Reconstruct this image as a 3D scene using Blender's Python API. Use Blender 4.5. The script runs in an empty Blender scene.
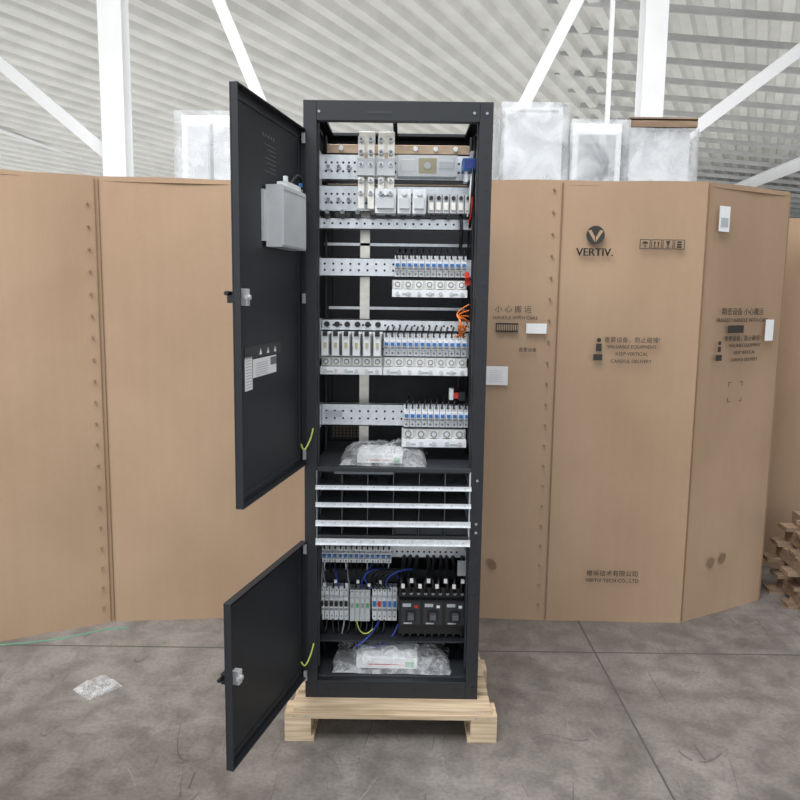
import bpy, math, random
from mathutils import Vector, Matrix, noise
random.seed(7)
scene=bpy.context.scene
scene.view_settings.view_transform='Standard'
COL=scene.collection

# ------------------------------------------------------------------ materials
def newmat(name):
    m=bpy.data.materials.new(name); m.use_nodes=True
    nt=m.node_tree; b=nt.nodes['Principled BSDF']; return m,nt,b
def mat(name,col,rough=0.5,metal=0.0,var=0.08,scale=12.0,bump=0.0):
    m,nt,b=newmat(name)
    b.inputs['Roughness'].default_value=rough; b.inputs['Metallic'].default_value=metal
    tc=nt.nodes.new('ShaderNodeTexCoord'); n=nt.nodes.new('ShaderNodeTexNoise'); n.inputs['Scale'].default_value=scale
    n.inputs['Detail'].default_value=4
    nt.links.new(tc.outputs['Object'],n.inputs['Vector'])
    r=nt.nodes.new('ShaderNodeValToRGB')
    r.color_ramp.elements[0].position=.3; r.color_ramp.elements[1].position=.7
    r.color_ramp.elements[0].color=(*[c*(1-var) for c in col],1)
    r.color_ramp.elements[1].color=(*[min(1,c*(1+var)) for c in col],1)
    nt.links.new(n.outputs['Fac'],r.inputs['Fac']); nt.links.new(r.outputs['Color'],b.inputs['Base Color'])
    if bump>0:
        bp=nt.nodes.new('ShaderNodeBump'); bp.inputs['Strength'].default_value=bump; bp.inputs['Distance'].default_value=.01
        nt.links.new(n.outputs['Fac'],bp.inputs['Height']); nt.links.new(bp.outputs['Normal'],b.inputs['Normal'])
    return m
CHAR=mat('charcoal_powder_coat',(.0115,.0135,.018),.5,0,.1,30)
CHARD=mat('charcoal_inner',(.024,.027,.033),.55,0,.1,30)
BLACK=mat('black_plastic',(.009,.009,.010),.35)
STEEL=mat('galvanised_steel',(.72,.75,.78),.35,.5,.10,60)
TIN=mat('tinned_copper',(.80,.77,.70),.3,.55,.1,40)
COPPER=mat('aged_copper',(.50,.38,.27),.35,.6,.1,40)
WHITE=mat('white_plastic',(.80,.82,.84),.4)
GREYP=mat('grey_plastic',(.28,.30,.31),.45)
LGREY=mat('light_grey_module',(.58,.60,.62),.4,.15)
BLUE=mat('blue_plastic',(.03,.16,.45),.4)
RED=mat('red_plastic',(.55,.03,.02),.4)
ORANGE=mat('orange_wire',(.65,.17,.03),.4)
GREEN=mat('green_plastic',(.05,.38,.12),.4)
YELLOW=mat('yellow_green_wire',(.42,.52,.10),.4)
AMBER=mat('pale_amber_label',(.50,.46,.30),.5)
PAPER=mat('paper',(.80,.81,.82),.6,0,.04)
INK=mat('printed_ink',(.030,.026,.022),.7)
INKL=mat('pale_ink',(.45,.47,.5),.7)
INKD=mat('dim_label_ink',(.16,.17,.19),.7)
WIREBLK=mat('black_cable',(.012,.012,.013),.4)
WIREBLU=mat('blue_cable',(.02,.06,.34),.4)
PAINTW=mat('white_steel_paint',(.86,.87,.88),.5,0,.03,2)
GALV=mat('galvanised_purlin',(.50,.51,.51),.5,.1,.1,3)
GLASSD=mat('dark_panel',(.10,.11,.12),.25,0)
BRASSY=mat('brown_mesh',(.20,.13,.08),.6)
GREENST=mat('green_strap',(.10,.30,.20),.4)

def cardboard():
    m,nt,b=newmat('cardboard'); b.inputs['Roughness'].default_value=.9
    tc=nt.nodes.new('ShaderNodeTexCoord')
    def noi(sc3,det,dist=0):
        mp=nt.nodes.new('ShaderNodeMapping'); mp.inputs['Scale'].default_value=sc3
        n=nt.nodes.new('ShaderNodeTexNoise'); n.inputs['Scale'].default_value=1.0; n.inputs['Detail'].default_value=det; n.inputs['Distortion'].default_value=dist
        nt.links.new(tc.outputs['Object'],mp.inputs['Vector']); nt.links.new(mp.outputs['Vector'],n.inputs['Vector']); return n
    n=noi((30,30,.8),3); n2=noi((1.3,1.3,1.1),5,.2); n3=noi((60,60,60),3)
    a=nt.nodes.new('ShaderNodeMath'); a.operation='MULTIPLY_ADD'; a.inputs[1].default_value=.13; nt.links.new(n.outputs['Fac'],a.inputs[0]); nt.links.new(n2.outputs['Fac'],a.inputs[2])
    a2=nt.nodes.new('ShaderNodeMath'); a2.operation='MULTIPLY_ADD'; a2.inputs[1].default_value=.12; nt.links.new(n3.outputs['Fac'],a2.inputs[0]); nt.links.new(a.outputs[0],a2.inputs[2])
    r=nt.nodes.new('ShaderNodeValToRGB')
    r.color_ramp.elements[0].position=.42; r.color_ramp.elements[1].position=.85
    r.color_ramp.elements[0].color=(.335,.224,.142,1); r.color_ramp.elements[1].color=(.425,.296,.198,1)
    nt.links.new(a2.outputs[0],r.inputs['Fac']); nt.links.new(r.outputs['Color'],b.inputs['Base Color'])
    bp=nt.nodes.new('ShaderNodeBump'); bp.inputs['Strength'].default_value=.3; bp.inputs['Distance'].default_value=.03
    nt.links.new(n2.outputs['Fac'],bp.inputs['Height'])
    wv=nt.nodes.new('ShaderNodeTexWave'); wv.bands_direction='X'; wv.inputs['Scale'].default_value=45
    nt.links.new(tc.outputs['Object'],wv.inputs['Vector'])
    bp2=nt.nodes.new('ShaderNodeBump'); bp2.inputs['Strength'].default_value=.12; bp2.inputs['Distance'].default_value=.002
    nt.links.new(wv.outputs['Fac'],bp2.inputs['Height']); nt.links.new(bp.outputs['Normal'],bp2.inputs['Normal'])
    nt.links.new(bp2.outputs['Normal'],b.inputs['Normal'])
    return m
CARD=cardboard()
CARDD=mat('cardboard_edge',(.22,.135,.08),.8)
CARDM=mat('cardboard_crease',(.27,.175,.105),.8)
def wood(name,c1,c2):
    m,nt,b=newmat(name); b.inputs['Roughness'].default_value=.7
    tc=nt.nodes.new('ShaderNodeTexCoord'); mp=nt.nodes.new('ShaderNodeMapping'); mp.inputs['Scale'].default_value=(2,25,40)
    n=nt.nodes.new('ShaderNodeTexNoise'); n.inputs['Scale'].default_value=1.5; n.inputs['Detail'].default_value=6; n.inputs['Distortion'].default_value=.6
    nt.links.new(tc.outputs['Object'],mp.inputs['Vector']); nt.links.new(mp.outputs['Vector'],n.inputs['Vector'])
    r=nt.nodes.new('ShaderNodeValToRGB'); r.color_ramp.elements[0].position=.3; r.color_ramp.elements[1].position=.65
    r.color_ramp.elements[0].color=(*c1,1); r.color_ramp.elements[1].color=(*c2,1)
    nt.links.new(n.outputs['Fac'],r.inputs['Fac']); nt.links.new(r.outputs['Color'],b.inputs['Base Color'])
    return m
WOOD=wood('pine_wood',(.36,.26,.16),(.64,.51,.36))
WOODD=wood('old_wood',(.15,.10,.065),(.32,.22,.145))

def concrete():
    m,nt,b=newmat('concrete')
    L=nt.links; tc=nt.nodes.new('ShaderNodeTexCoord')
    def noi(sc,det,scale3=(1,1,1),rot=0,dist=0,off=0):
        mp=nt.nodes.new('ShaderNodeMapping'); mp.inputs['Scale'].default_value=scale3; mp.inputs['Rotation'].default_value=(0,0,rot); mp.inputs['Location'].default_value=(off,off*.7,0)
        n=nt.nodes.new('ShaderNodeTexNoise'); n.inputs['Scale'].default_value=sc; n.inputs['Detail'].default_value=det; n.inputs['Distortion'].default_value=dist
        L.new(tc.outputs['Object'],mp.inputs['Vector']); L.new(mp.outputs['Vector'],n.inputs['Vector']); return n
    n1=noi(1.3,10,dist=.4); n2=noi(9,10,dist=.3); n3=noi(70,4); n4=noi(3.2,8,(1,.55,1),.5,.8,5)
    r=nt.nodes.new('ShaderNodeValToRGB'); r.color_ramp.elements[0].position=.30; r.color_ramp.elements[1].position=.70
    r.color_ramp.elements[0].color=(.142,.130,.119,1); r.color_ramp.elements[1].color=(.232,.215,.200,1)
    L.new(n1.outputs['Fac'],r.inputs['Fac'])
    prev=r
    for nn,lo,hi in ((n2,.76,1.10),(n3,.85,1.06),(n4,.84,1.08)):
        r2=nt.nodes.new('ShaderNodeValToRGB'); r2.color_ramp.elements[0].position=.37; r2.color_ramp.elements[1].position=.60
        r2.color_ramp.elements[0].color=(lo,lo,lo,1); r2.color_ramp.elements[1].color=(hi,hi,hi,1)
        L.new(nn.outputs['Fac'],r2.inputs['Fac'])
        mx=nt.nodes.new('ShaderNodeMixRGB'); mx.blend_type='MULTIPLY'; mx.inputs['Fac'].default_value=1
        L.new(prev.outputs['Color'],mx.inputs[1]); L.new(r2.outputs['Color'],mx.inputs[2]); prev=mx
    for sc,rot,s3,wd,dark,st in ((3.6,.4,(1,.3,1),.0022,(.065,.058,.052,1),.6),(5.0,1.9,(1,.3,1),.0026,(.33,.31,.29,1),.28),(4.2,2.6,(1,.35,1),.0024,(.06,.053,.048,1),.55),(2.8,1.1,(1,.15,1),.0018,(.05,.045,.04,1),.6),(7,.9,(1,.2,1),.0035,(.07,.062,.055,1),.4)):
        n=noi(sc,.6,s3,rot,.25,sc)
        d=nt.nodes.new('ShaderNodeMath'); d.operation='SUBTRACT'; d.inputs[1].default_value=.5; L.new(n.outputs['Fac'],d.inputs[0])
        ab=nt.nodes.new('ShaderNodeMath'); ab.operation='ABSOLUTE'; L.new(d.outputs[0],ab.inputs[0])
        lt=nt.nodes.new('ShaderNodeMath'); lt.operation='LESS_THAN'; lt.inputs[1].default_value=wd; L.new(ab.outputs[0],lt.inputs[0])
        mk=noi(5.0,3,(1,1,1),rot+1,0,sc*2); g=nt.nodes.new('ShaderNodeMath'); g.operation='GREATER_THAN'; g.inputs[1].default_value=.56; L.new(mk.outputs['Fac'],g.inputs[0])
        mu=nt.nodes.new('ShaderNodeMath'); mu.operation='MULTIPLY'; L.new(lt.outputs[0],mu.inputs[0]); L.new(g.outputs[0],mu.inputs[1])
        m2=nt.nodes.new('ShaderNodeMath'); m2.operation='MULTIPLY'; m2.inputs[1].default_value=st; L.new(mu.outputs[0],m2.inputs[0])
        mm=nt.nodes.new('ShaderNodeMixRGB'); mm.inputs[2].default_value=dark
        L.new(m2.outputs[0],mm.inputs['Fac']); L.new(prev.outputs[0],mm.inputs[1]); prev=mm
    L.new(prev.outputs[0],b.inputs['Base Color'])
    rr=nt.nodes.new('ShaderNodeMapRange'); rr.inputs['To Min'].default_value=.28; rr.inputs['To Max'].default_value=.6
    L.new(n4.outputs['Fac'],rr.inputs['Value']); L.new(rr.outputs[0],b.inputs['Roughness'])
    bp=nt.nodes.new('ShaderNodeBump'); bp.inputs['Strength'].default_value=.1; bp.inputs['Distance'].default_value=.01
    L.new(n2.outputs['Fac'],bp.inputs['Height']); L.new(bp.outputs['Normal'],b.inputs['Normal'])
    return m
CONC=concrete()
JOINT=mat('joint_filler',(.085,.078,.072),.8)
ROOF=mat('roof_sheet',(.80,.80,.77),.6,0,.08,1.2)
def film(name,lo,hi,scale=9,bump=.5,col=(.85,.87,.9),pos=(.4,.65)):
    m=bpy.data.materials.new(name); m.use_nodes=True; nt=m.node_tree
    b=nt.nodes['Principled BSDF']; b.inputs['Base Color'].default_value=(*col,1); b.inputs['Roughness'].default_value=.22
    tc=nt.nodes.new('ShaderNodeTexCoord'); n=nt.nodes.new('ShaderNodeTexNoise'); n.inputs['Scale'].default_value=scale; n.inputs['Detail'].default_value=5; n.inputs['Distortion'].default_value=1
    nt.links.new(tc.outputs['Object'],n.inputs['Vector'])
    bp=nt.nodes.new('ShaderNodeBump'); bp.inputs['Strength'].default_value=bump; bp.inputs['Distance'].default_value=.02
    nt.links.new(n.outputs['Fac'],bp.inputs['Height']); nt.links.new(bp.outputs['Normal'],b.inputs['Normal'])
    t=nt.nodes.new('ShaderNodeBsdfTransparent'); mx=nt.nodes.new('ShaderNodeMixShader')
    mr=nt.nodes.new('ShaderNodeMapRange'); mr.inputs['From Min'].default_value=pos[0]; mr.inputs['From Max'].default_value=pos[1]
    mr.inputs['To Min'].default_value=lo; mr.inputs['To Max'].default_value=hi
    nt.links.new(n.outputs['Fac'],mr.inputs['Value']); nt.links.new(mr.outputs[0],mx.inputs['Fac'])
    nt.links.new(t.outputs[0],mx.inputs[1]); nt.links.new(b.outputs[0],mx.inputs[2])
    nt.links.new(mx.outputs[0],nt.nodes['Material Output'].inputs['Surface'])
    return m
FILM=film('clear_plastic_film',.10,.42,22,.8)
WRAP=film('stretch_wrap',.20,.55,5,.3,(.80,.83,.86))

# ------------------------------------------------------------------ mesh builder
class MB:
    def __init__(s): s.v=[]; s.f=[]; s.m=[]; s.mats=[]
    def mi(s,m):
        if m not in s.mats: s.mats.append(m)
        return s.mats.index(m)
    def add(s,vs,fs,m):
        o=len(s.v); s.v+= [tuple(v) for v in vs]; k=s.mi(m)
        for f in fs: s.f.append(tuple(i+o for i in f)); s.m.append(k)
    def box(s,x0,x1,y0,y1,z0,z1,m,M=None):
        vs=[Vector(p) for p in ((x0,y0,z0),(x1,y0,z0),(x1,y1,z0),(x0,y1,z0),(x0,y0,z1),(x1,y0,z1),(x1,y1,z1),(x0,y1,z1))]
        if M: vs=[M@v for v in vs]
        s.add(vs,[(0,3,2,1),(4,5,6,7),(0,1,5,4),(1,2,6,5),(2,3,7,6),(3,0,4,7)],m)
    def beam(s,p0,p1,w,h,m):
        p0=Vector(p0);p1=Vector(p1);d=(p1-p0).normalized(); a=d.cross(Vector((0,0,1))); a=a.normalized() if a.length>1e-4 else Vector((1,0,0)); c=a.cross(d)
        vs=[]
        for p in (p0,p1):
            for i,j in ((-1,-1),(1,-1),(1,1),(-1,1)): vs.append(p+a*w/2*i+c*h/2*j)
        s.add(vs,[(0,3,2,1),(4,5,6,7),(0,1,5,4),(1,2,6,5),(2,3,7,6),(3,0,4,7)],m)
    def cyl(s,p0,p1,r,m,n=12,r1=None):
        p0=Vector(p0);p1=Vector(p1);d=(p1-p0).normalized(); r1=r if r1 is None else r1
        a=d.orthogonal().normalized(); b=d.cross(a)
        vs=[];
        for i in range(n):
            t=2*math.pi*i/n; vs.append(p0+(a*math.cos(t)+b*math.sin(t))*r)
        for i in range(n):
            t=2*math.pi*i/n; vs.append(p1+(a*math.cos(t)+b*math.sin(t))*r1)
        fs=[(i,(i+1)%n,n+(i+1)%n,n+i) for i in range(n)]+[tuple(range(n-1,-1,-1)),tuple(range(n,2*n))]
        s.add(vs,fs,m)
    def prof(s,pts,x0,x1,m):
        n=len(pts); vs=[(x0,y,z) for y,z in pts]+[(x1,y,z) for y,z in pts]
        fs=[(i,(i+1)%n,n+(i+1)%n,n+i) for i in range(n)]+[tuple(range(n-1,-1,-1)),tuple(range(n,2*n))]
        s.add(vs,fs,m)
    def obj(s,name,parent=None,bevel=0,loc=None):
        me=bpy.data.meshes.new(name); me.from_pydata(s.v,[],s.f); me.update()
        for m in s.mats: me.materials.append(m)
        me.polygons.foreach_set('material_index',s.m)
        import bmesh
        bm=bmesh.new(); bm.from_mesh(me); bmesh.ops.recalc_face_normals(bm,faces=bm.faces); bm.to_mesh(me); bm.free()
        o=bpy.data.objects.new(name,me); COL.objects.link(o)
        if parent: o.parent=parent
        if loc: o.location=loc
        if bevel:
            b=o.modifiers.new('b','BEVEL'); b.width=bevel; b.segments=2; b.limit_method='ANGLE'
        return o
def empty(name,loc=(0,0,0),parent=None):
    o=bpy.data.objects.new(name,None); o.location=loc; o.empty_display_size=.1; COL.objects.link(o)
    if parent: o.parent=parent
    return o
def wires(name,lst,parent,r=.003):
    mats=[]
    cu=bpy.data.curves.new(name,'CURVE'); cu.dimensions='3D'; cu.bevel_depth=1.0; cu.bevel_resolution=2; cu.resolution_u=8
    for pts,m,rad in lst:
        if m not in mats: mats.append(m); cu.materials.append(m)
        sp=cu.splines.new('NURBS'); sp.points.add(len(pts)-1)
        for i,p in enumerate(pts): sp.points[i].co=(*p,1); sp.points[i].radius=rad
        sp.use_endpoint_u=True; sp.order_u=min(4,len(pts)); sp.material_index=mats.index(m)
    o=bpy.data.objects.new(name,cu); COL.objects.link(o); o.parent=parent; return o
def text(name,body,size,loc,rotz,m,parent,align='CENTER',rot=None,extr=.0004):
    cu=bpy.data.curves.new(name,'FONT'); cu.body=body; cu.size=size; cu.align_x=align; cu.extrude=extr; cu.materials.append(m)
    o=bpy.data.objects.new(name,cu); COL.objects.link(o); o.parent=parent; o.location=loc
    o.rotation_euler=rot if rot else (math.pi/2,0,rotz); return o

# ------------------------------------------------------------------ building
b=MB(); b.box(-45,45,-30,50,-.3,0,CONC); b.obj('floor')
b=MB()
for x in (-3.9,.87,5.2): b.box(x-.0035,x+.0035,-14,20,0.0,.0012,JOINT)
for y in (-5.2,.62,5.5): b.box(-14,14,y-.0035,y+.0035,0.0,.0011,JOINT)
b.obj('trim_1')
ROT=Matrix.Rotation(math.radians(-5),4,'Z')
def roofz(x,y): return 7.9 - .09*abs(x-1)
b=MB(); p=.56; vs=[];fs=[]; X0=-48; n=int(96/p)
ys=[-10+ i*3.0 for i in range(23)]
prof=[]
for i in range(n):
    for t,h in ((0,-.07),(.40,-.07),(.52,.11),(.88,.11)):
        prof.append((X0+(i+t)*p,h))
for y in ys:
    for x,h in prof: vs.append(ROT@Vector((x+.35*y,y,roofz(x,y)+h)))
w=len(prof)
for j in range(len(ys)-1):
    for i in range(w-1):
        a=j*w+i; fs.append((a,a+1,a+w+1,a+w))
b.add(vs,fs,ROOF); b.obj('ceiling')
b=MB(); y=-9
while y<54:
    for xa,xb in ((-46,1),(1,46)):
        za,zb=roofz(xa,y)-.22,roofz(xb,y)-.22
        b.beam(ROT@Vector((xa,y,za)),ROT@Vector((xb,y,zb)),.06,.15,GALV)
    y+=1.7
b.obj('trim_2')
b=MB()
for x in (-24,-13,12,24):
    z=roofz(x,0)-.55
    b.box(x-.12,x+.12,-9,52,z-.2,z-.17,PAINTW,ROT); b.box(x-.01,x+.01,-9,52,z-.17,z+.17,PAINTW,ROT); b.box(x-.12,x+.12,-9,52,z+.17,z+.2,PAINTW,ROT)
b.obj('trim_3')
b=MB(); b.box(-45,45,46,46.3,0,10,PAINTW)
for i in range(-8,9): b.box(i*5-1.8,i*5+1.8,45.95,46.0,1.5,3.6,GLASSD)
b.obj('wall_back')
def column(x,y,w,braces):
    b=MB(); h=w/2; H=roofz(x,y)-.25
    b.box(x-h,x+h,y-h,y-h+.03,0,H,PAINTW); b.box(x-h,x+h,y+h-.03,y+h,0,H,PAINTW); b.box(x-.015,x+.015,y-h+.03,y+h-.03,0,H,PAINTW)
    b.box(x-h-.1,x+h+.1,y-h-.1,y+h+.1,0,.03,PAINTW)
    for p0,p1,r in braces: b.beam(p0,p1,r,r,PAINTW)
    b.obj('steel_column')
column(-4.95,11.45,.40,[((-5.0,11.5,3.75),(-8.8,11.5,6.9),.20)])
column(4.25,11.45,.38,[((4.4,11.5,3.9),(7.9,11.5,6.6),.20)])
b=MB(); b.box(-9,9,11.3,11.6,7.0,7.05,PAINTW); b.box(-9,9,11.44,11.46,6.6,7.0,PAINTW)
b.beam((1.7,11.5,4.0),(3.2,11.5,7.0),.2,.2,PAINTW); b.beam((-2.3,11.5,4.4),(-3.4,11.5,7.0),.2,.2,PAINTW); b.beam((3.55,11.5,2),(3.55,11.5,7.0),.07,.07,PAINTW)
b.obj('trim_4')

# ------------------------------------------------------------------ cardboard boxes
def panelM(p0,p1):
    d=Vector((p1[0]-p0[0],p1[1]-p0[1],0)).normalized(); n=Vector((d.y,-d.x,0))
    M=Matrix(((d.x,-n.x,0,p0[0]),(d.y,-n.y,0,p0[1]),(0,0,1,0),(0,0,0,1))); return M
def crate(name,pts,h,seams,parent):
    b=MB(); n=len(pts)
    for i in range(n):
        p0=Vector((*pts[i],0)); p1=Vector((*pts[(i+1)%n],0)); L=(p1-p0).length; nx=max(2,int(L/.05)); nz=36
        d=(p1-p0).normalized(); nn=Vector((d.y,-d.x,0)); vs=[];fs=[]
        for k in range(nz+1):
            for j in range(nx+1):
                u=j/nx; z=h*k/nz; e=math.sin(math.pi*u)
                wv=noise.noise(Vector((u*L*1.5+i*7,z*1.2,i*3.1)))*.018*e+noise.noise(Vector((u*L*6+i*7,z*3.2,i*3.1)))*.003*e
                hz=z + (noise.noise(Vector((u*L*3+i*5,2.2,0)))*.010*e if k==nz else 0)
                q=p0+(p1-p0)*u+nn*wv; vs.append((q.x,q.y,hz))
        for k in range(nz):
            for j in range(nx): a=k*(nx+1)+j; fs.append((a,a+1,a+nx+2,a+nx+1))
        b.add(vs,fs,CARD)
    b.add([(x,y,h-.02) for x,y in pts],[tuple(range(n))],CARD)
    b.add([(x,y,.002) for x,y in pts],[tuple(range(n))],CARD)
    b.obj(name+'_walls',parent)
    b=MB()
    for (p0,p1,u,strip) in seams:
        M=panelM(p0,p1)
        b.box(u-.0015,u+.0015,-.006,-.001,.01,h-.01,CARDD,M)
        if strip:
            z=.08
            while z<h-.04:
                b.cyl(M@Vector((u+strip,-.014,z)),M@Vector((u+strip,-.002,z)),.0045,CARDM,8); z+=.095
    b.obj(name+'_seams',parent)
BOXR=empty('cardboard_box')
R=[(.22,.99),(.715,.95),(1.35,.94),(1.85,1.23),(1.95,1.95),(.22,1.95)]
crate('box',R,2.02,[(R[0],R[1],.497,-.035),(R[1],R[2],.003,0),(R[2],R[3],.003,0),(R[3],R[4],.003,0)],BOXR)
BOXL=empty('cardboard_box.001')
Lp=[(-2.3,.36),(-1.71,.65),(-1.29,.87),(-.72,.935),(-.12,.98),(-.12,1.95),(-2.3,1.95)]
crate('box',Lp,2.0,[(Lp[2],Lp[3],.003,.0),(Lp[1],Lp[2],.46,-.03)],BOXL)
BOXF=empty('cardboard_box.002')
F=[(2.1,1.75),(2.75,1.55),(3.5,1.9),(3.5,2.6),(2.1,2.6)]
crate('box',F,1.95,[(F[0],F[1],.3,.03)],BOXF)
b=MB(); b.box(.0,.25,-.02,-.012,1.66,1.8,CARD,panelM((2.18,1.70),(2.75,1.53))); b.obj('flap',BOXF)
MM=panelM(R[1],R[2]); aM=math.atan2(R[2][1]-R[1][1],R[2][0]-R[1][0])
ML=panelM(R[0],R[1]); aL=math.atan2(R[1][1]-R[0][1],R[1][0]-R[0][0])
MR=panelM(R[2],R[3]); aR=math.atan2(R[3][1]-R[2][1],R[3][0]-R[2][0])
OFF=-.020
def T(M,a,u,z,body,size,m=INK): text('print',body,size,M@Vector((u,OFF,z)),a,m,BOXR)
b=MB()
c=MM@Vector((.15,OFF,1.785)); nrm=(MM.to_3x3()@Vector((0,-1,0)))
b.cyl(c,c+nrm*.001,.040,INK,32)
for sx in (-1,1):
    q=[Vector((.15+sx*.034,OFF-.0016,1.804)),Vector((.15+sx*.019,OFF-.0016,1.806)),Vector((.15+sx*.002,OFF-.0016,1.776)),Vector((.15+sx*.002,OFF-.0016,1.754))]
    b.add([MM@v for v in q],[(0,1,2,3)],CARD)
for k in range(3): T(MM,aM,.149+.0012*k,1.695,'VERTIV.',.048)
for i in range(4):
    u=.345+i*.05
    for s in ((u,u+.046,1.727,1.730),(u,u+.046,1.766,1.769),(u,u+.003,1.727,1.769),(u+.043,u+.046,1.727,1.769)):
        b.box(s[0],s[1],OFF-.001,OFF,s[2],s[3],INK,MM)
b.box(.366,.370,OFF-.001,OFF,1.733,1.75,INK,MM); b.add([MM@Vector(v) for v in ((.354,OFF-.001,1.75),(.382,OFF-.001,1.75),(.376,OFF-.001,1.76),(.360,OFF-.001,1.76))],[(0,1,2,3)],INK)
for u in (.408,.424):
    b.box(u,u+.004,OFF-.001,OFF,1.736,1.752,INK,MM); b.add([MM@Vector(v) for v in ((u-.004,OFF-.001,1.752),(u+.008,OFF-.001,1.752),(u+.002,OFF-.001,1.762))],[(0,1,2)],INK)
b.box(.403,.433,OFF-.001,OFF,1.732,1.734,INK,MM)
b.box(.466,.470,OFF-.001,OFF,1.733,1.748,INK,MM); b.add([MM@Vector(v) for v in ((.464,OFF-.001,1.746),(.472,OFF-.001,1.746),(.478,OFF-.001,1.763),(.458,OFF-.001,1.763))],[(0,1,2,3)],INK)
b.box(.458,.478,OFF-.001,OFF,1.732,1.734,INK,MM)
for k in range(3): b.box(.508,.528,OFF-.001,OFF,1.733+k*.0105,1.741+k*.0105,INK,MM)
T(MM,aM,.335,1.318,'\u91cd\u8981\u8bbe\u5907\uff0c\u9632\u6b62\u78b0\u649e!',.027); T(MM,aM,.335,1.29,'VALUABLE EQUIPMENT',.021)
T(MM,aM,.335,1.258,'KEEP VERTICAL',.021); T(MM,aM,.335,1.225,'CAREFUL DELIVERY',.021)
b.box(.165,.205,OFF-.001,OFF,1.235,1.262,INK,MM)
b.cyl(MM@Vector((.187,OFF,1.325)),MM@Vector((.187,OFF-.001,1.325)),.010,INK,12); b.box(.175,.20,OFF-.001,OFF,1.275,1.31,INK,MM)
T(MM,aM,.30,.232,'\u7ef4\u8c1b\u6280\u672f\u6709\u9650\u516c\u53f8',.03); T(MM,aM,.30,.20,'VERTIV TECH CO., LTD',.024)
T(ML,aL,.30,1.445,'\u5c0f \u5fc3 \u642c \u8fd0',.034); T(ML,aL,.31,1.412,'HANDLE WITH CARE',.021)
b.box(.225,.325,OFF-.001,OFF,1.355,1.395,INK,ML); b.box(.36,.45,OFF-.001,OFF,1.35,1.395,PAPER,ML); T(ML,aL,.405,1.36,'10904',.03)
for i in range(12): b.box(.23+i*.008,.234+i*.008,OFF-.002,OFF-.001,1.362,1.388,CARD,ML)
b.box(.185,.285,OFF-.002,OFF,1.115,1.20,PAPER,ML)
for k in range(6): b.box(.2,.265-.008*(k%2),OFF-.003,OFF-.002,1.13+k*.010,1.1315+k*.010,LGREY,ML)
T(ML,aL,.37,1.27,'\u91cd\u8981\u8bbe\u5907',.02)
T(MR,aR,.27,1.445,'\u7cbe\u5bc6\u8bbe\u5907 \u5c0f\u5fc3\u642c\u8fd0',.036); T(MR,aR,.27,1.41,'FRAGILE ! HANDLE WITH CARE',.026)
T(MR,aR,.28,1.325,'\u91cd\u8981\u8bbe\u5907\uff0c\u9632\u6b62\u78b0\u649e!',.028); T(MR,aR,.30,1.295,'VALUABLE EQUIPMENT',.022)
T(MR,aR,.30,1.262,'KEEP VERTICAL',.022); T(MR,aR,.30,1.229,'CAREFUL DELIVERY',.022)
b.box(.10,.14,OFF-.001,OFF,1.235,1.262,INK,MR); b.box(.110,.130,OFF-.001,OFF,1.275,1.30,INK,MR); b.cyl(MR@Vector((.12,OFF,1.315)),MR@Vector((.12,OFF-.001,1.315)),.010,INK,12)
b.box(.17,.28,OFF-.001,OFF,1.36,1.395,INK,MR); b.box(.44,.50,OFF-.001,OFF,1.32,1.42,PAPER,MR); T(MR,aR,.47,1.36,'10904',.018)
b.box(.06,.13,OFF-.001,OFF,1.81,1.92,PAPER,MR); b.box(.07,.12,OFF-.002,OFF-.001,1.83,1.87,INKL,MR)
for (u,z,du,dz) in ((.2,1.13,.02,.003),(.2,1.113,.003,.02),(.28,1.13,.02,.003),(.297,1.113,.003,.02),(.2,1.04,.02,.003),(.2,1.04,.003,.02),(.28,1.04,.02,.003),(.297,1.04,.003,.02)):
    b.box(u,u+du,OFF-.001,OFF,z,z+dz,INK,MR)
b.obj('printed_marks',BOXR)
b=MB()
def oval(M,u,z,rx,rz,ang=0,m=CARDD):
    vs=[M@Vector((u+rx*math.cos(t)*math.cos(ang)-rz*math.sin(t)*math.sin(ang),OFF,z+rx*math.cos(t)*math.sin(ang)+rz*math.sin(t)*math.cos(ang))) for t in [2*math.pi*i/20 for i in range(20)]]
    b.add(vs,[tuple(range(20))],m)
oval(MR,.17,.27,.018,.028,-.5); oval(MR,.25,.28,.018,.028,-.5); oval(ML,.24,.27,.018,.028,.5)
b.obj('hand_holes',BOXR)

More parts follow.
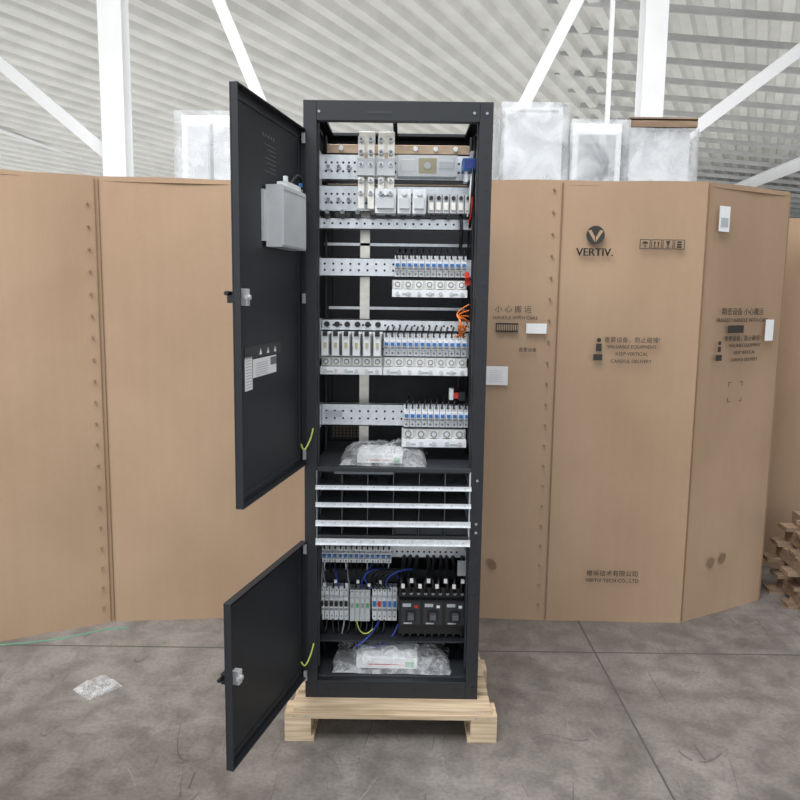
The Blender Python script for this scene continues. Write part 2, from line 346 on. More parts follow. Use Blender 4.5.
# ------------------------------------------------------------------ wrapped cabinets behind
def wrapped(name,x0,x1,y0,y1,h,cap=False,style=1):
    e=empty(name)
    b=MB(); b.box(x0,x1,y0,y1,.14,h,LGREY if style==0 else WHITE)
    xm=(x0+x1)/2
    if style==1:
        b.box(x0+.04,x1-.04,y0-.008,y0,h-.9,h-.07,GREYP); b.box(x0+.08,x1-.08,y0-.014,y0-.008,h-.5,h-.13,GLASSD)
        b.box(x0+.04,x1-.04,y0-.02,y0-.014,h-.56,h-.53,WHITE)
    elif style==2:
        b.box(x0+.04,xm-.02,y0-.008,y0,h-.9,h-.07,LGREY); b.box(xm+.02,x1-.04,y0-.008,y0,h-.9,h-.07,LGREY); b.box(xm-.01,xm+.01,y0-.012,y0,h-.9,h-.05,GREYP)
    else:
        b.box(x0+.03,x1-.03,y0-.006,y0,h-.03,h-.02,GREYP)
    for x in (x0+.05,(x0+x1)/2,x1-.05): b.box(x-.04,x+.04,y0,y1,0,.14,WOODD)
    if cap:
        for x in (x0-.02,x1-.03): b.box(x,x+.05,y0-.05,y1,h-.02,h+.03,WOODD)
        b.box(x0-.02,x1+.02,y0-.07,y0-.05,h-.01,h+.04,WOODD); b.box(x0-.02,x1+.02,y0-.07,y1,h+.03,h+.05,WOODD)
    b.obj('body',e)
    b=MB(); pts=[]
    for (a,c) in ((x0-.03,y0-.09),(x1+.03,y0-.09),(x1+.03,y1+.03),(x0-.03,y1+.03)): pts.append((a,c))
    nz=24
    vs=[];fs=[];ring=[]
    for i in range(4):
        p0=Vector(pts[i]);p1=Vector(pts[(i+1)%4])
        for j in range(10): ring.append(p0.lerp(p1,j/10))
    N=len(ring); zt=h+(.01 if not cap else -.02)
    for k in range(nz+1):
        for i,q in enumerate(ring):
            z=.1+(zt-.1)*k/nz; w=noise.noise(Vector((q.x*6,q.y*6,z*4)))*.018
            vs.append((q.x+w,q.y+w,z))
    for k in range(nz):
        for i in range(N): fs.append((k*N+i,k*N+(i+1)%N,(k+1)*N+(i+1)%N,(k+1)*N+i))
    if not cap: fs.append(tuple(range(nz*N,nz*N+N)))
    b.add(vs,fs,WRAP); o=b.obj('stretch_film',e)
    for p in o.data.polygons: p.use_smooth=True
wrapped('wrapped_cabinet',.68,1.06,2.75,3.3,2.74,False,0)
wrapped('wrapped_cabinet.001',1.13,1.45,2.75,3.3,2.64,False,1)
wrapped('wrapped_cabinet.002',1.50,1.90,2.75,3.3,2.62,True,0)
wrapped('wrapped_cabinet.003',-1.44,-1.05,2.75,3.3,2.66,False,2)

# ------------------------------------------------------------------ pallet
PAL=empty('wooden_pallet')
b=MB()
PX=.362
for y in (-.075,.25,.575):
    b.box(-PX,PX,y,y+.09,.082,.100,WOOD)
    for x in (-PX,-.045,PX-.09): 
        if y<0 and x==-.045: continue
        b.box(x,x+.09,y,y+.09,.018,.082,WOOD)
for x in (-PX,-.05,PX-.1): b.box(x,x+.1,-.075,.665,0,.018,WOOD) if x!=-.05 else b.box(x,x+.1,.25,.665,0,.018,WOOD)
for i in range(6): y=-.07+i*.125; b.box(-PX+.03,PX-.02,y,y+.1,.100,.118,WOOD)
for x in (-.33,-.29,.29,.33): b.cyl((x,-.077,.091),(x,-.074,.091),.003,GREYP,8)
b.obj('pallet_boards',PAL,bevel=.002)

# ------------------------------------------------------------------ power cabinet
CAB=empty('electrical_power_cabinet')
Z0,Z1=.119,2.12; W=.3; D=.6; P=.042
b=MB()
for sx in (-1,1):
    a,c=(-W,-W+P) if sx<0 else (W-P,W)
    b.box(a,c,0,.03,Z0,Z1,CHAR); b.box(a,c,D-.03,D,Z0,Z1,CHAR)
    x0,x1=(-W,-W+.012) if sx<0 else (W-.012,W)
    b.box(x0,x1,.03,D-.03,Z0,Z1-.01,CHAR)
    xi=(-W+.04,-W+.046) if sx<0 else (W-.046,W-.04)
    b.box(xi[0],xi[1],.03,.055,Z0+.1,Z1-.05,CHARD); b.box(xi[0],xi[1],.30,.33,Z0+.1,Z1-.05,CHARD)
b.box(-W+P,W-P,0,.03,Z1-.062,Z1,CHAR)
b.box(-W+P,W-P,0,.03,Z0,Z0+.062,CHAR)
b.box(-W+.012,W-.012,.03,D-.03,Z0+.055,Z0+.067,CHARD)
b.box(-W+P,W-P,D-.015,D,Z0,Z1-.04,CHARD)
b.box(-W+P,W-P,D-.03,D,Z1-.03,Z1,CHAR)
b.box(-W+.012,W-.012,.03,.10,Z1-.012,Z1,CHAR); b.box(-W+.012,-.25,.10,D-.03,Z1-.012,Z1,CHAR); b.box(.25,W-.012,.10,D-.03,Z1-.012,Z1,CHAR)
b.box(-.25,.25,.50,D-.03,Z1-.012,Z1,CHAR); b.box(-.02,-.005,.10,.50,Z1-.015,Z1,CHAR)
b.box(-W+P,W-P,.0,.02,.694,.706,CHARD); b.box(-W+P,W-P,.0,.02,.925,.94,CHARD)
b.obj('frame',CAB,bevel=.0015)
b=MB()
for z in (.14,.165): 
    for x in (-.285,.285): b.cyl((x,-.002,z),(x,.0,z),.005,BLACK,10)
for x in (-.22,-.08,.08,.22): b.cyl((x,-.0015,.15),(x,0,.15),.006,BLACK,10)
for x in (-.25,.24,.28): b.cyl((x,-.0025,2.085),(x,0,2.085),.0045,GREYP,10)
b.box(-.10,-.02,-.001,0,2.08,2.088,CHARD)
z=.25
while z<2.05:
    b.cyl((.283,-.0015,z),(.283,0,z),.0035,BLACK,8); b.cyl((-.283,-.0015,z),(-.283,0,z),.0035,BLACK,8)
    for sx in (-1,1):
        for yy in (.07,.16,.25): b.box(min(sx*.287,sx*.2875),max(sx*.287,sx*.2875),yy,yy+.02,z,z+.008,GREYP)
    z+=.05
for z in (.205,.66,.985,1.5,2.0): b.box(-.303,-.292,-.02,.0,z-.016,z+.016,GREYP)
for z in (.72,.75,.9): b.cyl((.28,-.003,z),(.28,0,z),.0045,GREYP,10)
b.obj('frame_hardware',CAB)

def rail(b,x0,x1,z0,z1,y=.215,m=STEEL,hole=.02,rows=2,dark=BLACK):
    b.box(x0,x1,y,y+.003,z0,z1,m); b.box(x0,x1,y,y+.02,z1-.003,z1,m); b.box(x0,x1,y,y+.02,z0,z0+.003,m)
    h=(z1-z0); x=x0+.015
    while x<x1-.01:
        for k in range(rows):
            z=z0+h*(k+1)/(rows+1); b.cyl((x,y-.0012,z),(x,y,z),.0040,dark,10)
        x+=hole
b=MB()
rail(b,-.265,.265,1.907,1.995,.225)
rail(b,-.265,.265,1.800,1.890,.225)
rail(b,-.268,.262,1.738,1.778,.20,hole=.028,rows=1)
rail(b,-.268,.262,1.577,1.642,.215,hole=.03)
rail(b,-.262,.262,1.387,1.428,.21,hole=.026,rows=1)
rail(b,-.262,.262,1.290,1.385,.24)
rail(b,-.262,.262,1.046,1.126,.215,hole=.03)
rail(b,-.262,.262,.552,.60,.22,rows=1)
rail(b,-.262,.262,.34,.40,.24)
for z0,z1 in ((1.8,1.995),(1.738,1.778),(1.577,1.642),(1.29,1.43),(1.046,1.126),(.55,.6),(.34,.40)):
    for x in (-.268,.262): b.box(x,x+.004,.10,.24,z0,z1,STEEL)
b.box(-.135,-.10,.33,.336,.96,1.93,TIN)
b.box(-.265,.265,.33,.345,1.69,1.70,STEEL); b.box(-.25,.25,.34,.35,1.46,1.47,STEEL)
b.obj('mounting_rails',CAB)
b=MB()
for i in range(8):
    for z in [0.95+.012*k for k in range(9)]: b.box(-.25+i*.014,-.241+i*.014,.5,.503,z,z+.008,BRASSY)
    for z in [0.95+.012*k for k in range(9)]: b.box(.14+i*.014,.149+i*.014,.5,.503,z,z+.008,BRASSY)
b.box(-.26,-.13,.503,.506,.94,1.07,CHARD)
b.obj('vent_mesh',CAB)
b=MB()
for x0 in (-.133,-.067):
    b.box(x0,x0+.055,.175,.183,1.93,2.06,TIN); b.box(x0+.004,x0+.051,.155,.163,1.84,1.96,TIN)
    b.box(x0,x0+.022,.12,.128,1.80,2.035,TIN); b.box(x0+.032,x0+.055,.12,.128,1.80,2.035,TIN)
    b.box(x0-.002,x0+.057,.095,.118,1.905,1.96,LGREY)
    for z in (2.02,1.98,1.94,1.89,1.85):
        for dx in (.011,.043): b.cyl((x0+dx,.092,z),(x0+dx,.12,z),.009,STEEL,6); b.cyl((x0+dx,.086,z),(x0+dx,.092,z),.005,GREYP,8)
    b.box(x0+.008,x0+.047,.13,.17,1.965,1.985,COPPER)
b.box(-.25,.25,.27,.278,2.005,2.035,COPPER); b.box(-.25,.25,.30,.345,1.89,1.905,COPPER)
for x in (-.2,.06,.13,.2): b.cyl((x,.255,2.02),(x,.27,2.02),.009,STEEL,6)
b.box(0.0,.20,.17,.215,1.915,1.985,WHITE); b.box(.01,.06,.167,.17,1.93,1.97,PAPER); b.box(.07,.13,.167,.17,1.925,1.975,AMBER)
b.cyl((.10,.165,1.95),(.10,.17,1.95),.012,LGREY,16); b.box(.14,.19,.167,.17,1.94,1.965,LGREY)
for x0,x1 in ((-.075,-.005),(.0,.045),(.05,.095)):
    b.box(x0,x1,.11,.21,1.785,1.865,WHITE); b.box(x0+.006,x1-.006,.098,.11,1.80,1.835,LGREY); b.cyl(((x0+x1)/2,.095,1.850),((x0+x1)/2,.11,1.850),.009,STEEL,10)
for i in range(6):
    x=.102+i*.025; b.box(x,x+.023,.14,.21,1.79,1.855,LGREY); b.cyl((x+.0115,.13,1.84),(x+.0115,.14,1.84),.007,BLACK,10); b.box(x+.004,x+.019,.135,.14,1.80,1.825,TIN)
for x in (-.24,-.205,-.17):
    for z in (1.95,1.84): b.cyl((x,.205,z),(x,.225,z),.010,STEEL,6); b.cyl((x,.2,z),(x,.205,z),.006,GREYP,8)
    b.cyl((x,.18,1.785),(x,.2,1.785),.01,BLACK,10)
b.obj('busbars_and_fuses',CAB,bevel=.0008)
b=MB()
b.box(.215,.262,.10,.17,1.925,1.965,BLUE); b.box(.22,.256,.095,.10,1.93,1.96,WIREBLU); b.box(.222,.232,.11,.16,1.89,1.925,WHITE); b.box(.24,.255,.11,.16,1.965,1.99,WHITE)
b.cyl((.243,.13,1.56),(.243,.15,1.56),.011,RED,10); b.cyl((.24,.12,1.57),(.24,.15,1.59),.008,RED,10)
for x in [-.24+i*.052 for i in range(9)]:
    b.cyl((x,.17,1.783),(x,.20,1.783),.011,BLACK,10); b.cyl((x,.16,1.793),(x,.17,1.793),.008,GREYP,10)
b.cyl((.215,.17,1.165),(.215,.20,1.165),.011,RED,12); b.box(.222,.245,.15,.2,1.15,1.18,BLACK); b.box(.19,.205,.17,.2,1.15,1.19,STEEL)
b.obj('sensors',CAB)

def breaker(b,x,w,z0,z1,yb,body=WHITE,tog=BLUE,style=0):
    h=z1-z0; g=.0009
    pr=[(yb,z0),(yb-.035,z0),(yb-.035,z0+h*.25),(yb-.05,z0+h*.30),(yb-.05,z0+h*.70),(yb-.035,z0+h*.75),(yb-.035,z1),(yb,z1)]
    b.prof(pr,x+g,x+w-g,body)
    xc=x+w/2
    b.box(x+g+.001,x+w-g-.001,yb-.0508,yb-.05,z0+h*.33,z0+h*.40,GREYP)
    b.box(xc-w*.3,xc+w*.3,yb-.062,yb-.048,z0+h*.48,z0+h*.62,tog if style==0 else BLACK)
    b.cyl((xc,yb-.0358,z0+h*.12),(xc,yb-.035,z0+h*.12),w*.20,GREYP,8)
    b.cyl((xc,yb-.0358,z0+h*.88),(xc,yb-.035,z0+h*.88),w*.20,GREYP,8)
def terminals(b,x0,x1,z0,z1,n,y=.20):
    b.box(x0,x1,y-.02,y+.01,z0,z1,LGREY); w=(x1-x0)/n
    b.box(x0,x1,y-.055,y-.02,z0,z0+(z1-z0)*.45,WHITE)
    for i in range(n):
        x=x0+w*(i+.5)
        b.box(x-w*.36,x+w*.36,y-.03,y-.02,z0+(z1-z0)*.5,z1-.003,TIN)
        b.cyl((x,y-.036,z0+(z1-z0)*.74),(x,y-.03,z0+(z1-z0)*.74),w*.28,GREYP,10)
        b.cyl((x,y-.042,z0+(z1-z0)*.74),(x,y-.036,z0+(z1-z0)*.74),w*.16,STEEL,10)
        b.cyl((x,y-.06,z0+(z1-z0)*.22),(x,y-.055,z0+(z1-z0)*.22),w*.18,LGREY,10)
b=MB()
for i in range(12): breaker(b,-.008+i*.0208,.0208,1.578,1.650,.215)
terminals(b,-.015,.243,1.508,1.566,7)
for i in range(14): breaker(b,-.043+i*.0208,.0208,1.303,1.380,.215)
terminals(b,-.043,.25,1.238,1.297,8)
for i in range(11): breaker(b,.030+i*.0213,.0213,1.050,1.128,.215)
terminals(b,.025,.252,.984,1.042,5)
for i in range(13): breaker(b,-.26+i*.0195,.0195,.545,.605,.215)
b.obj('circuit_breakers',CAB)
b=MB()
for i in range(6):
    x=-.262+i*.036
    b.box(x+.001,x+.035,.165,.21,1.30,1.385,WHITE)
    b.box(x+.006,x+.030,.135,.165,1.305,1.38,WHITE); b.cyl((x+.018,.15,1.315),(x+.018,.15,1.37),.0125,TIN,14)
    b.box(x+.010,x+.026,.128,.135,1.372,1.388,BLACK); b.box(x+.013,x+.023,.130,.135,1.332,1.350,AMBER)
    b.box(x+.0345,x+.0365,.13,.165,1.305,1.38,BLACK)
    b.cyl((x+.018,.19,1.41),(x+.018,.21,1.41),.010,BLACK,10)
terminals(b,-.262,-.046,1.238,1.297,6)
b.obj('fuse_modules',CAB)
b=MB()
for x0,x1,z in ((.0,.243,1.519),(-.04,.25,1.248),(.03,.25,.994),(-.26,-.05,1.248)):
    n=3
    for i in range(n):
        xa=x0+(x1-x0)*(i+.25)/n; b.box(xa,xa+(x1-x0)/n*.35,.1435,.1445,z-.003,z+.003,INKL)
b.obj('terminal_labels',CAB)

# rectifier shelf
b=MB()
zt=.935; zb=.672
b.box(-.268,.268,.01,.50,zt-.006,zt,CHARD); b.box(-.264,.264,.47,.48,zb,zt-.006,CHARD)
b.box(-.262,-.258,.0,.47,zb,zt-.006,LGREY); b.box(.254,.258,.0,.47,zb,zt-.006,LGREY)
bars=[(.868,.013),(.808,.014),(.742,.018),(.676,.021)]
for z,h in bars:
    b.box(-.262,.260,-.012,-.008,z,z+h,STEEL); b.box(-.262,.260,-.008,.45,z+h*.4,z+h*.4+.002,GLASSD)
    b.box(-.262,.260,-.02,-.008,z,z+.002,STEEL)
    for i in range(12): b.cyl((-.24+i*.0435,-.0128,z+h*.55),(-.24+i*.0435,-.012,z+h*.55),.002,GREYP,6)
for i in range(1,6):
    x=-.262+i*.087; b.box(x-.0012,x+.0012,.01,.44,zb,zt-.008,GLASSD)
b.box(-.262,.26,.20,.205,zb,zt-.01,GLASSD)
b.box(-.20,.0,.0,.004,.918,.928,GLASSD)
for i in range(6):
    b.box(-.25+i*.087,-.20+i*.087,.18,.20,.69,.725,CHARD); b.box(-.25+i*.087,-.20+i*.087,.18,.20,.825,.86,CHARD)
for i in (3,4,5):
    b.box(-.258+i*.087,-.179+i*.087,.02,.022,.697,.738,CHARD)
b.obj('rectifier_subrack',CAB)

# lower equipment
b=MB()
for i in range(6): breaker(b,-.268+i*.0178,.0178,.325,.455,.215,WHITE,BLUE,1)
for i in range(4):
    x=-.156+i*.0185; b.box(x,x+.0175,.16,.215,.33,.45,LGREY); b.box(x+.003,x+.014,.155,.16,.36,.42,LGREY); b.cyl((x+.009,.152,.44),(x+.009,.16,.44),.005,STEEL,8); b.box(x+.005,x+.013,.15,.155,.385,.40,GREEN if i%2 else GREYP)
for i in range(5): breaker(b,-.076+i*.0185,.0185,.325,.455,.215,WHITE,(BLUE,RED,BLUE,BLUE,BLUE)[i],0)
b.prof([(.215,.30),(.125,.30),(.125,.335),(.105,.34),(.105,.435),(.125,.44),(.125,.475),(.215,.475)],.022,.265,BLACK)
for x0 in (.030,.109,.188):
    x1=x0+.070
    b.box(x0+.001,x1-.001,.102,.105,.345,.430,CHARD)
    b.box(x0+.016,x1-.016,.098,.102,.360,.400,BLACK); b.box(x0+.024,x1-.024,.072,.098,.374,.392,GLASSD)
    b.box(x0+.006,x0+.036,.1005,.102,.412,.424,INKL); b.box(x1-.022,x1-.010,.1005,.102,.408,.418,RED if x0<.1 else PAPER); b.box(x0+.010,x1-.03,.1005,.102,.348,.353,INKL)
for k in range(9):
    xx=.040+k*.0262
    b.cyl((xx,.118,.455),(xx,.126,.455),.006,GREYP,10)
b.box(-.268,.268,.10,.24,.278,.284,CHARD); b.box(-.26,.26,.20,.24,.245,.278,BLACK)
for i in range(9): b.box(-.22+i*.05,-.20+i*.05,.185,.2,.25,.275,GREYP)
b.box(-.268,.268,.24,.25,.45,.5,CHARD)
b.obj('lower_switchgear',CAB,bevel=.001)

W_=[]
rnd=random.uniform
for i in range(9):
    x=.040+i*.0262
    W_.append(([(x,.125,.458),(x-.005+rnd(-.01,.01),.095,.49),(x+rnd(-.02,.02),.11,.525),(x+rnd(-.03,.02),.19,.55),(x,.26,.57)],WIREBLK,.0068))
    W_.append(([(x,.14,.305),(x,.12,.285),(x+rnd(-.02,.02),.14,.27),(x+rnd(-.02,.02),.22,.235)],WIREBLK,.006))
for i in range(12):
    x=-.262+i*.021
    W_.append(([(x,.175,.45),(x+.004,.14,.475),(x+rnd(-.03,.03),.15,.50),(x+rnd(-.05,.05),.2,.535)],random.choice([WIREBLK,WIREBLK,GREYP,WIREBLU,WIREBLK]),.003))
    W_.append(([(x,.175,.33),(x+.004,.14,.30),(x+rnd(-.03,.03),.14,.275),(x+rnd(-.05,.05),.2,.25)],random.choice([WIREBLK,WIREBLK,WIREBLK,GREYP]),.003))
for i in range(6):
    W_.append(([(-.07+i*.012,.17,.45),(-.09+i*.012,.11,.49),(-.12+i*.02,.10,.53),(-.05+i*.02,.12,.55),(0+.02*i,.18,.52),(.02+.01*i,.2,.48)],(WIREBLU,WIREBLK,WIREBLK,WIREBLK,WIREBLK,WIREBLU)[i],.003))
W_.append(([(-.05,.16,.33),(-.08,.09,.29),(-.15,.09,.27),(-.10,.12,.24),(-.0,.13,.26),(.02,.16,.32)],WIREBLU,.003))
W_.append(([(-.13,.16,.33),(-.12,.10,.30),(-.09,.10,.30),(-.07,.12,.32)],YELLOW,.0025))
for i in range(13):
    x=-.25+i*.0195; W_.append(([(x,.17,.60),(x,.14,.62),(x+.01,.16,.64),(x+.01,.25,.655)],WIREBLK,.003))
    W_.append(([(x,.17,.55),(x,.15,.535),(x+rnd(-.01,.01),.18,.51),(x,.25,.49)],WIREBLK if i%4 else LGREY,.0020))
for (x0,n,z) in ((-.0,12,1.648),(-.035,14,1.378),(.04,11,1.126)):
    for i in range(n):
        x=x0+i*.0208; W_.append(([(x,.175,z-.008),(x,.155,z+.008),(x+.006,.16,z+.022),(x+.01,.22,z+.03),(x+.01,.28,z+.02)],WIREBLK,.003))
for k in range(5):
    W_.append(([(.24-.01*k,.12,1.375),(.19+.02*k,.10,1.40),(.255-.02*k,.09,1.43),(.18+.015*k,.12,1.45),(.25,.14,1.485-.02*k)],ORANGE,.0026))
W_.append(([(.245,.10,1.94),(.252,.08,1.88),(.24,.09,1.83),(.25,.12,1.79),(.25,.2,1.75)],WIREBLK,.005))
W_.append(([(.252,.10,1.90),(.24,.08,1.85),(.255,.09,1.80),(.24,.12,1.76)],RED,.003))
W_.append(([(.246,.10,1.92),(.235,.08,1.87),(.245,.09,1.82),(.235,.12,1.78)],WHITE,.003))
W_.append(([(.21,.18,1.82),(.225,.14,1.76),(.215,.15,1.70),(.22,.2,1.66)],WIREBLK,.006))
W_.append(([(.255,.12,2.04),(.25,.1,1.9),(.26,.12,1.6),(.255,.12,1.3),(.26,.12,1.0)],WIREBLK,.005))
W_.append(([(.22,.18,1.19),(.225,.15,1.22),(.22,.17,1.25)],WIREBLK,.004))
W_.append(([(-.26,.12,.62),(-.262,.1,.5),(-.262,.12,.3),(-.25,.2,.2)],WIREBLK,.005))
W_.append(([(.262,.08,.62),(.258,.07,.5),(.262,.1,.3),(.25,.2,.2)],WIREBLK,.006))
W_.append(([(-.268,.02,1.10),(-.272,-.01,1.05),(-.285,-.04,1.02),(-.297,-.06,1.00),(-.303,-.06,1.03)],YELLOW,.003))
W_.append(([(-.268,.02,.34),(-.272,-.01,.30),(-.285,-.04,.27),(-.297,-.06,.255),(-.306,-.06,.28)],YELLOW,.003))
wires('wiring',W_,CAB)
b=MB()
for i in range(8): b.box(.03+i*.03,.042+i*.03,.078,.081,.490+(i%2)*.02,.506+(i%2)*.02,PAPER)
for i in range(6): b.box(-.25+i*.04,-.24+i*.04,.118,.121,.478+(i%2)*.012,.49+(i%2)*.012,PAPER)
b.box(.225,.26,.06,.062,.545,.60,GREYP); b.box(-.268,-.262,.08,.12,1.2,1.28,PAPER); b.box(-.25,-.19,.197,.1985,1.08,1.10,INKL)
b.obj('cable_tags',CAB)

# ------------------------------------------------------------------ doors
def door(name,ang,z0,z1,w=.57):
    e=empty(name,(-.291,-.004,0),CAB); e.rotation_euler=(0,0,math.radians(-(90+ang)))
    b=MB(); t=.022
    b.box(0,w,-t,-t+.004,z0,z1,CHAR)
    b.box(0,.004,-t+.004,0,z0,z1,CHAR); b.box(w-.004,w,-t+.004,0,z0,z1,CHAR)
    b.box(.004,w-.004,-t+.004,0,z0,z0+.004,CHAR); b.box(.004,w-.004,-t+.004,0,z1-.004,z1,CHAR)
    b.box(.02,w-.02,-t+.004,-t+.007,z0+.02,z0+.032,CHAR); b.box(.02,w-.02,-t+.004,-t+.007,z1-.032,z1-.02,CHAR)
    b.box(.02,.032,-t+.004,-t+.007,z0+.032,z1-.032,CHAR); b.box(w-.032,w-.02,-t+.004,-t+.007,z0+.032,z1-.032,CHAR)
    b.obj('door_panel',e,bevel=.001)
    return e
U=door('upper_door',10.2,.95,2.03,.565)
b=MB()
zl=1.505
b.box(.508,.53,-.018,.003,zl-.022,zl+.022,LGREY); b.cyl((.519,.003,zl),(.519,.010,zl),.007,STEEL,12); b.box(.512,.54,-.002,.002,zl-.005,zl+.005,STEEL)
b.box(.50,.545,-.045,-.022,zl-.015,zl+.015,BLACK); b.cyl((.552,-.035,zl+.01),(.575,-.035,zl+.01),.006,BLACK,10)
b.obj('lock',U,bevel=.001)
b=MB()
b.box(.12,.34,-.012,.035,1.645,1.815,LGREY); b.box(.125,.335,.035,.038,1.650,1.810,LGREY)
b.box(.13,.33,.0381,.0386,1.80,1.803,GREYP)
b.box(.10,.12,-.018,.02,1.795,1.83,GREYP); b.box(.34,.36,-.018,-.01,1.66,1.80,LGREY); b.box(.15,.28,-.0,.03,1.815,1.831,WHITE); b.box(.15,.165,.028,.035,1.831,1.841,BLUE); b.box(.27,.285,.02,.03,1.831,1.845,WHITE)
b.obj('door_controller',U,bevel=.002)
wires('controller_cable',[([(.2,.01,1.825),(.16,.015,1.865),(.08,.01,1.885),(.03,-.005,1.85),(.01,.00,1.78)],WIREBLK,.004)],U)
b=MB()
yy=-.0178
b.box(.21,.50,yy+.0005,yy+.001,1.340,1.372,BLACK)
for i in range(3):
    u=.25+i*.06; b.add([(u,yy+.0015,1.346),(u+.022,yy+.0015,1.346),(u+.011,yy+.0015,1.364)],[(0,1,2)],PAPER)
b.box(.25,.44,yy+.0005,yy+.001,1.285,1.336,PAPER); b.box(.445,.50,yy+.0005,yy+.001,1.255,1.345,PAPER); b.box(.25,.30,yy+.001,yy+.0015,1.310,1.332,INKD)
for k in range(6): b.box(.32,.42,yy+.0011,yy+.0015,1.290+k*.0065,1.2915+k*.0065,INKL)
for k in range(10): b.box(.452,.492,yy+.0011,yy+.0015,1.262+k*.008,1.2640+k*.008,INKL)
for k in range(7):
    b.box(.24,.33-.02*(k%3),yy+.0005,yy+.001,1.925-k*.012,1.9265-k*.012,INKD)
for k in range(5): b.box(.25+k*.022,.258+k*.022,yy+.0005,yy+.001,1.945,1.953,INKD)
b.obj('door_labels',U)
Lw=door('lower_door',14.4,.198,.685,.565)
b=MB(); zl=.455
b.box(.508,.53,-.018,.003,zl-.02,zl+.02,LGREY); b.cyl((.519,.003,zl),(.519,.010,zl),.007,STEEL,12); b.box(.512,.54,-.002,.002,zl-.005,zl+.005,STEEL)
b.box(.50,.545,-.045,-.022,zl-.015,zl+.015,BLACK); b.cyl((.552,-.035,zl+.01),(.575,-.035,zl+.01),.006,BLACK,10)
b.obj('lock',Lw,bevel=.001)

# ------------------------------------------------------------------ plastic bags with manuals
def bag(name,cx,cy,z0,lx,ly,h,seed,rot=0,papers=True):
    e=empty(name,(cx,cy,z0)); e.rotation_euler=(0,0,rot)
    if papers:
        b=MB(); b.box(-lx*.30,lx*.22,-ly*.34,ly*.3,.004,h*.5,PAPER); b.box(-lx*.26,lx*.12,-ly*.33,ly*.25,h*.5,h*.58,WHITE); b.box(-lx*.2,lx*.1,-ly*.342,-ly*.34,h*.2,h*.24,RED); b.box(lx*.12,lx*.19,-ly*.342,-ly*.34,h*.12,h*.35,GREEN)
        b.obj('manuals',e)
    b=MB(); nx,ny=40,24; vs=[];fs=[]
    for side in (0,1):
        for j in range(ny+1):
            for i in range(nx+1):
                u=i/nx*2-1; v=j/ny*2-1
                ed=max(0,(1-abs(u)**3)*(1-abs(v)**4))
                nz=noise.noise(Vector((u*3+seed,v*3,seed)))*.35+noise.noise(Vector((u*8+seed,v*8,seed)))*.25
                zz= (h*(.85+nz*.8)*ed**.5 if side==0 else 0.001)
                ex=noise.noise(Vector((u*2,v*2,seed+9)))*.06
                vs.append((u*lx*.5*(1+ex),v*ly*.5*(1+ex*1.5),max(.002 if side==0 else .001,zz)))
    o=(nx+1)*(ny+1)
    for s in (0,1):
        for j in range(ny):
            for i in range(nx):
                a=s*o+j*(nx+1)+i; fs.append((a,a+1,a+nx+2,a+nx+1))
    b.add(vs,fs,FILM); ob=b.obj('film',e)
    for p in ob.data.polygons: p.use_smooth=True
bag('plastic_manual_bag',-.035,.16,.936,.30,.25,.065,3.3,-.04)
bag('plastic_manual_bag.001',-.0,.15,.187,.42,.22,.085,8.1,-.02)
bag('plastic_film_scrap',-1.13,.26,.001,.14,.12,.03,5.5,.9,False)
b=MB()
pts=[(-1.75,.60),(-1.60,.63),(-1.45,.68),(-1.30,.78),(-1.2,.80)]
for i in range(len(pts)-1):
    (x0,y0),(x1,y1)=pts[i],pts[i+1]; b.add([(x0,y0,.002),(x1,y1,.002),(x1,y1+.010,.002),(x0,y0+.010,.002)],[(0,1,2,3)],GREENST)
    b.add([(x0,y0,.0),(x1,y1,.0),(x1,y1,.002),(x0,y0,.002)],[(0,1,2,3)],GREENST)
b.obj('packing_strap')
b=MB()
def plank(x,y,z,l,w,t,rz,rx=0,ry=0,m=WOODD):
    M=Matrix.Translation((x,y,z))@Matrix.Rotation(rz,4,'Z')@Matrix.Rotation(ry,4,'Y')@Matrix.Rotation(rx,4,'X'); b.box(-l/2,l/2,-w/2,w/2,0,t,m,M)
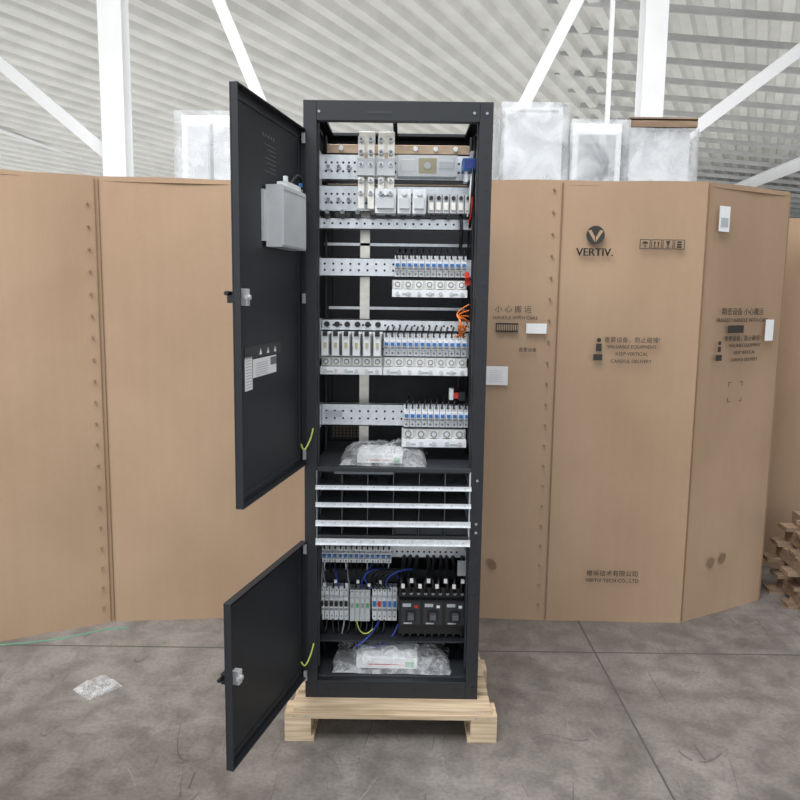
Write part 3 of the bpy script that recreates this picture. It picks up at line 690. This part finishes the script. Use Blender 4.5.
for k in range(5):
    s=(.0,.03,-.02,.02,.05)[k]
    plank(2.45+s,1.32,.085*k,1.0,.10,.02,-.1+s); plank(2.45+s,1.12,.085*k,1.0,.10,.02,-.1-s)
    for x in (2.05,2.45,2.85): plank(x+s,1.22,.02+.085*k,.09,.34,.064,-.1,m=WOODD)
plank(2.28,1.0,.0,.7,.09,.02,.25,m=WOOD); plank(2.35,1.02,.02,.8,.09,.02,-.5)
plank(2.35,1.15,.43,.9,.10,.02,.35,ry=.06)
b.obj('scrap_wood_pile')

# ------------------------------------------------------------------ lights
w=bpy.data.worlds.new('World'); scene.world=w; w.use_nodes=True
bg=w.node_tree.nodes['Background']; bg.inputs['Color'].default_value=(.91,.955,1,1); bg.inputs['Strength'].default_value=1.65
def area(name,loc,rot,sx,sy,e,col=(1,1,1)):
    l=bpy.data.lights.new(name,'AREA'); l.shape='RECTANGLE'; l.size=sx; l.size_y=sy; l.energy=e; l.color=col
    o=bpy.data.objects.new(name,l); COL.objects.link(o); o.location=loc; o.rotation_euler=rot; return o
area('added_fill_light',(-2,-2.5,6.0),(math.radians(18),0,0),5,3,500,(.99,.995,1))  # added overhead fill, no lamp fitting in the hall
area('added_fill_light.001',(1.5,0,6.0),(0,0,0),6,3,190,(.99,.995,1))  # second added overhead fill, above the cabinet
area('added_fill_light.002',(0,22,1.5),(math.pi,0,0),40,28,2300,(1,1,.99))  # added up-light near the floor, brightens the roof underside
area('added_fill_light.003',(0,5.5,6.4),(math.radians(55),0,0),12,1.5,420,(1,1,1))  # added fill aimed at the column fronts to brighten them
# added raking light, out of view, to bring out the roof corrugation
area('added_side_light',(-30,18,3.0),(0,math.radians(-105),0),5,36,4400,(1,1,.99))

# ------------------------------------------------------------------ camera
cd=bpy.data.cameras.new('camera'); cd.sensor_width=36; cd.lens=35.0; cd.clip_end=200
cam=bpy.data.objects.new('camera',cd); COL.objects.link(cam)
cam.matrix_world=Matrix.Translation((.017,-2.55,1.52))@Matrix.Rotation(math.radians(82.2),4,'X')@Matrix.Rotation(math.radians(.75),4,'Z')
scene.camera=cam
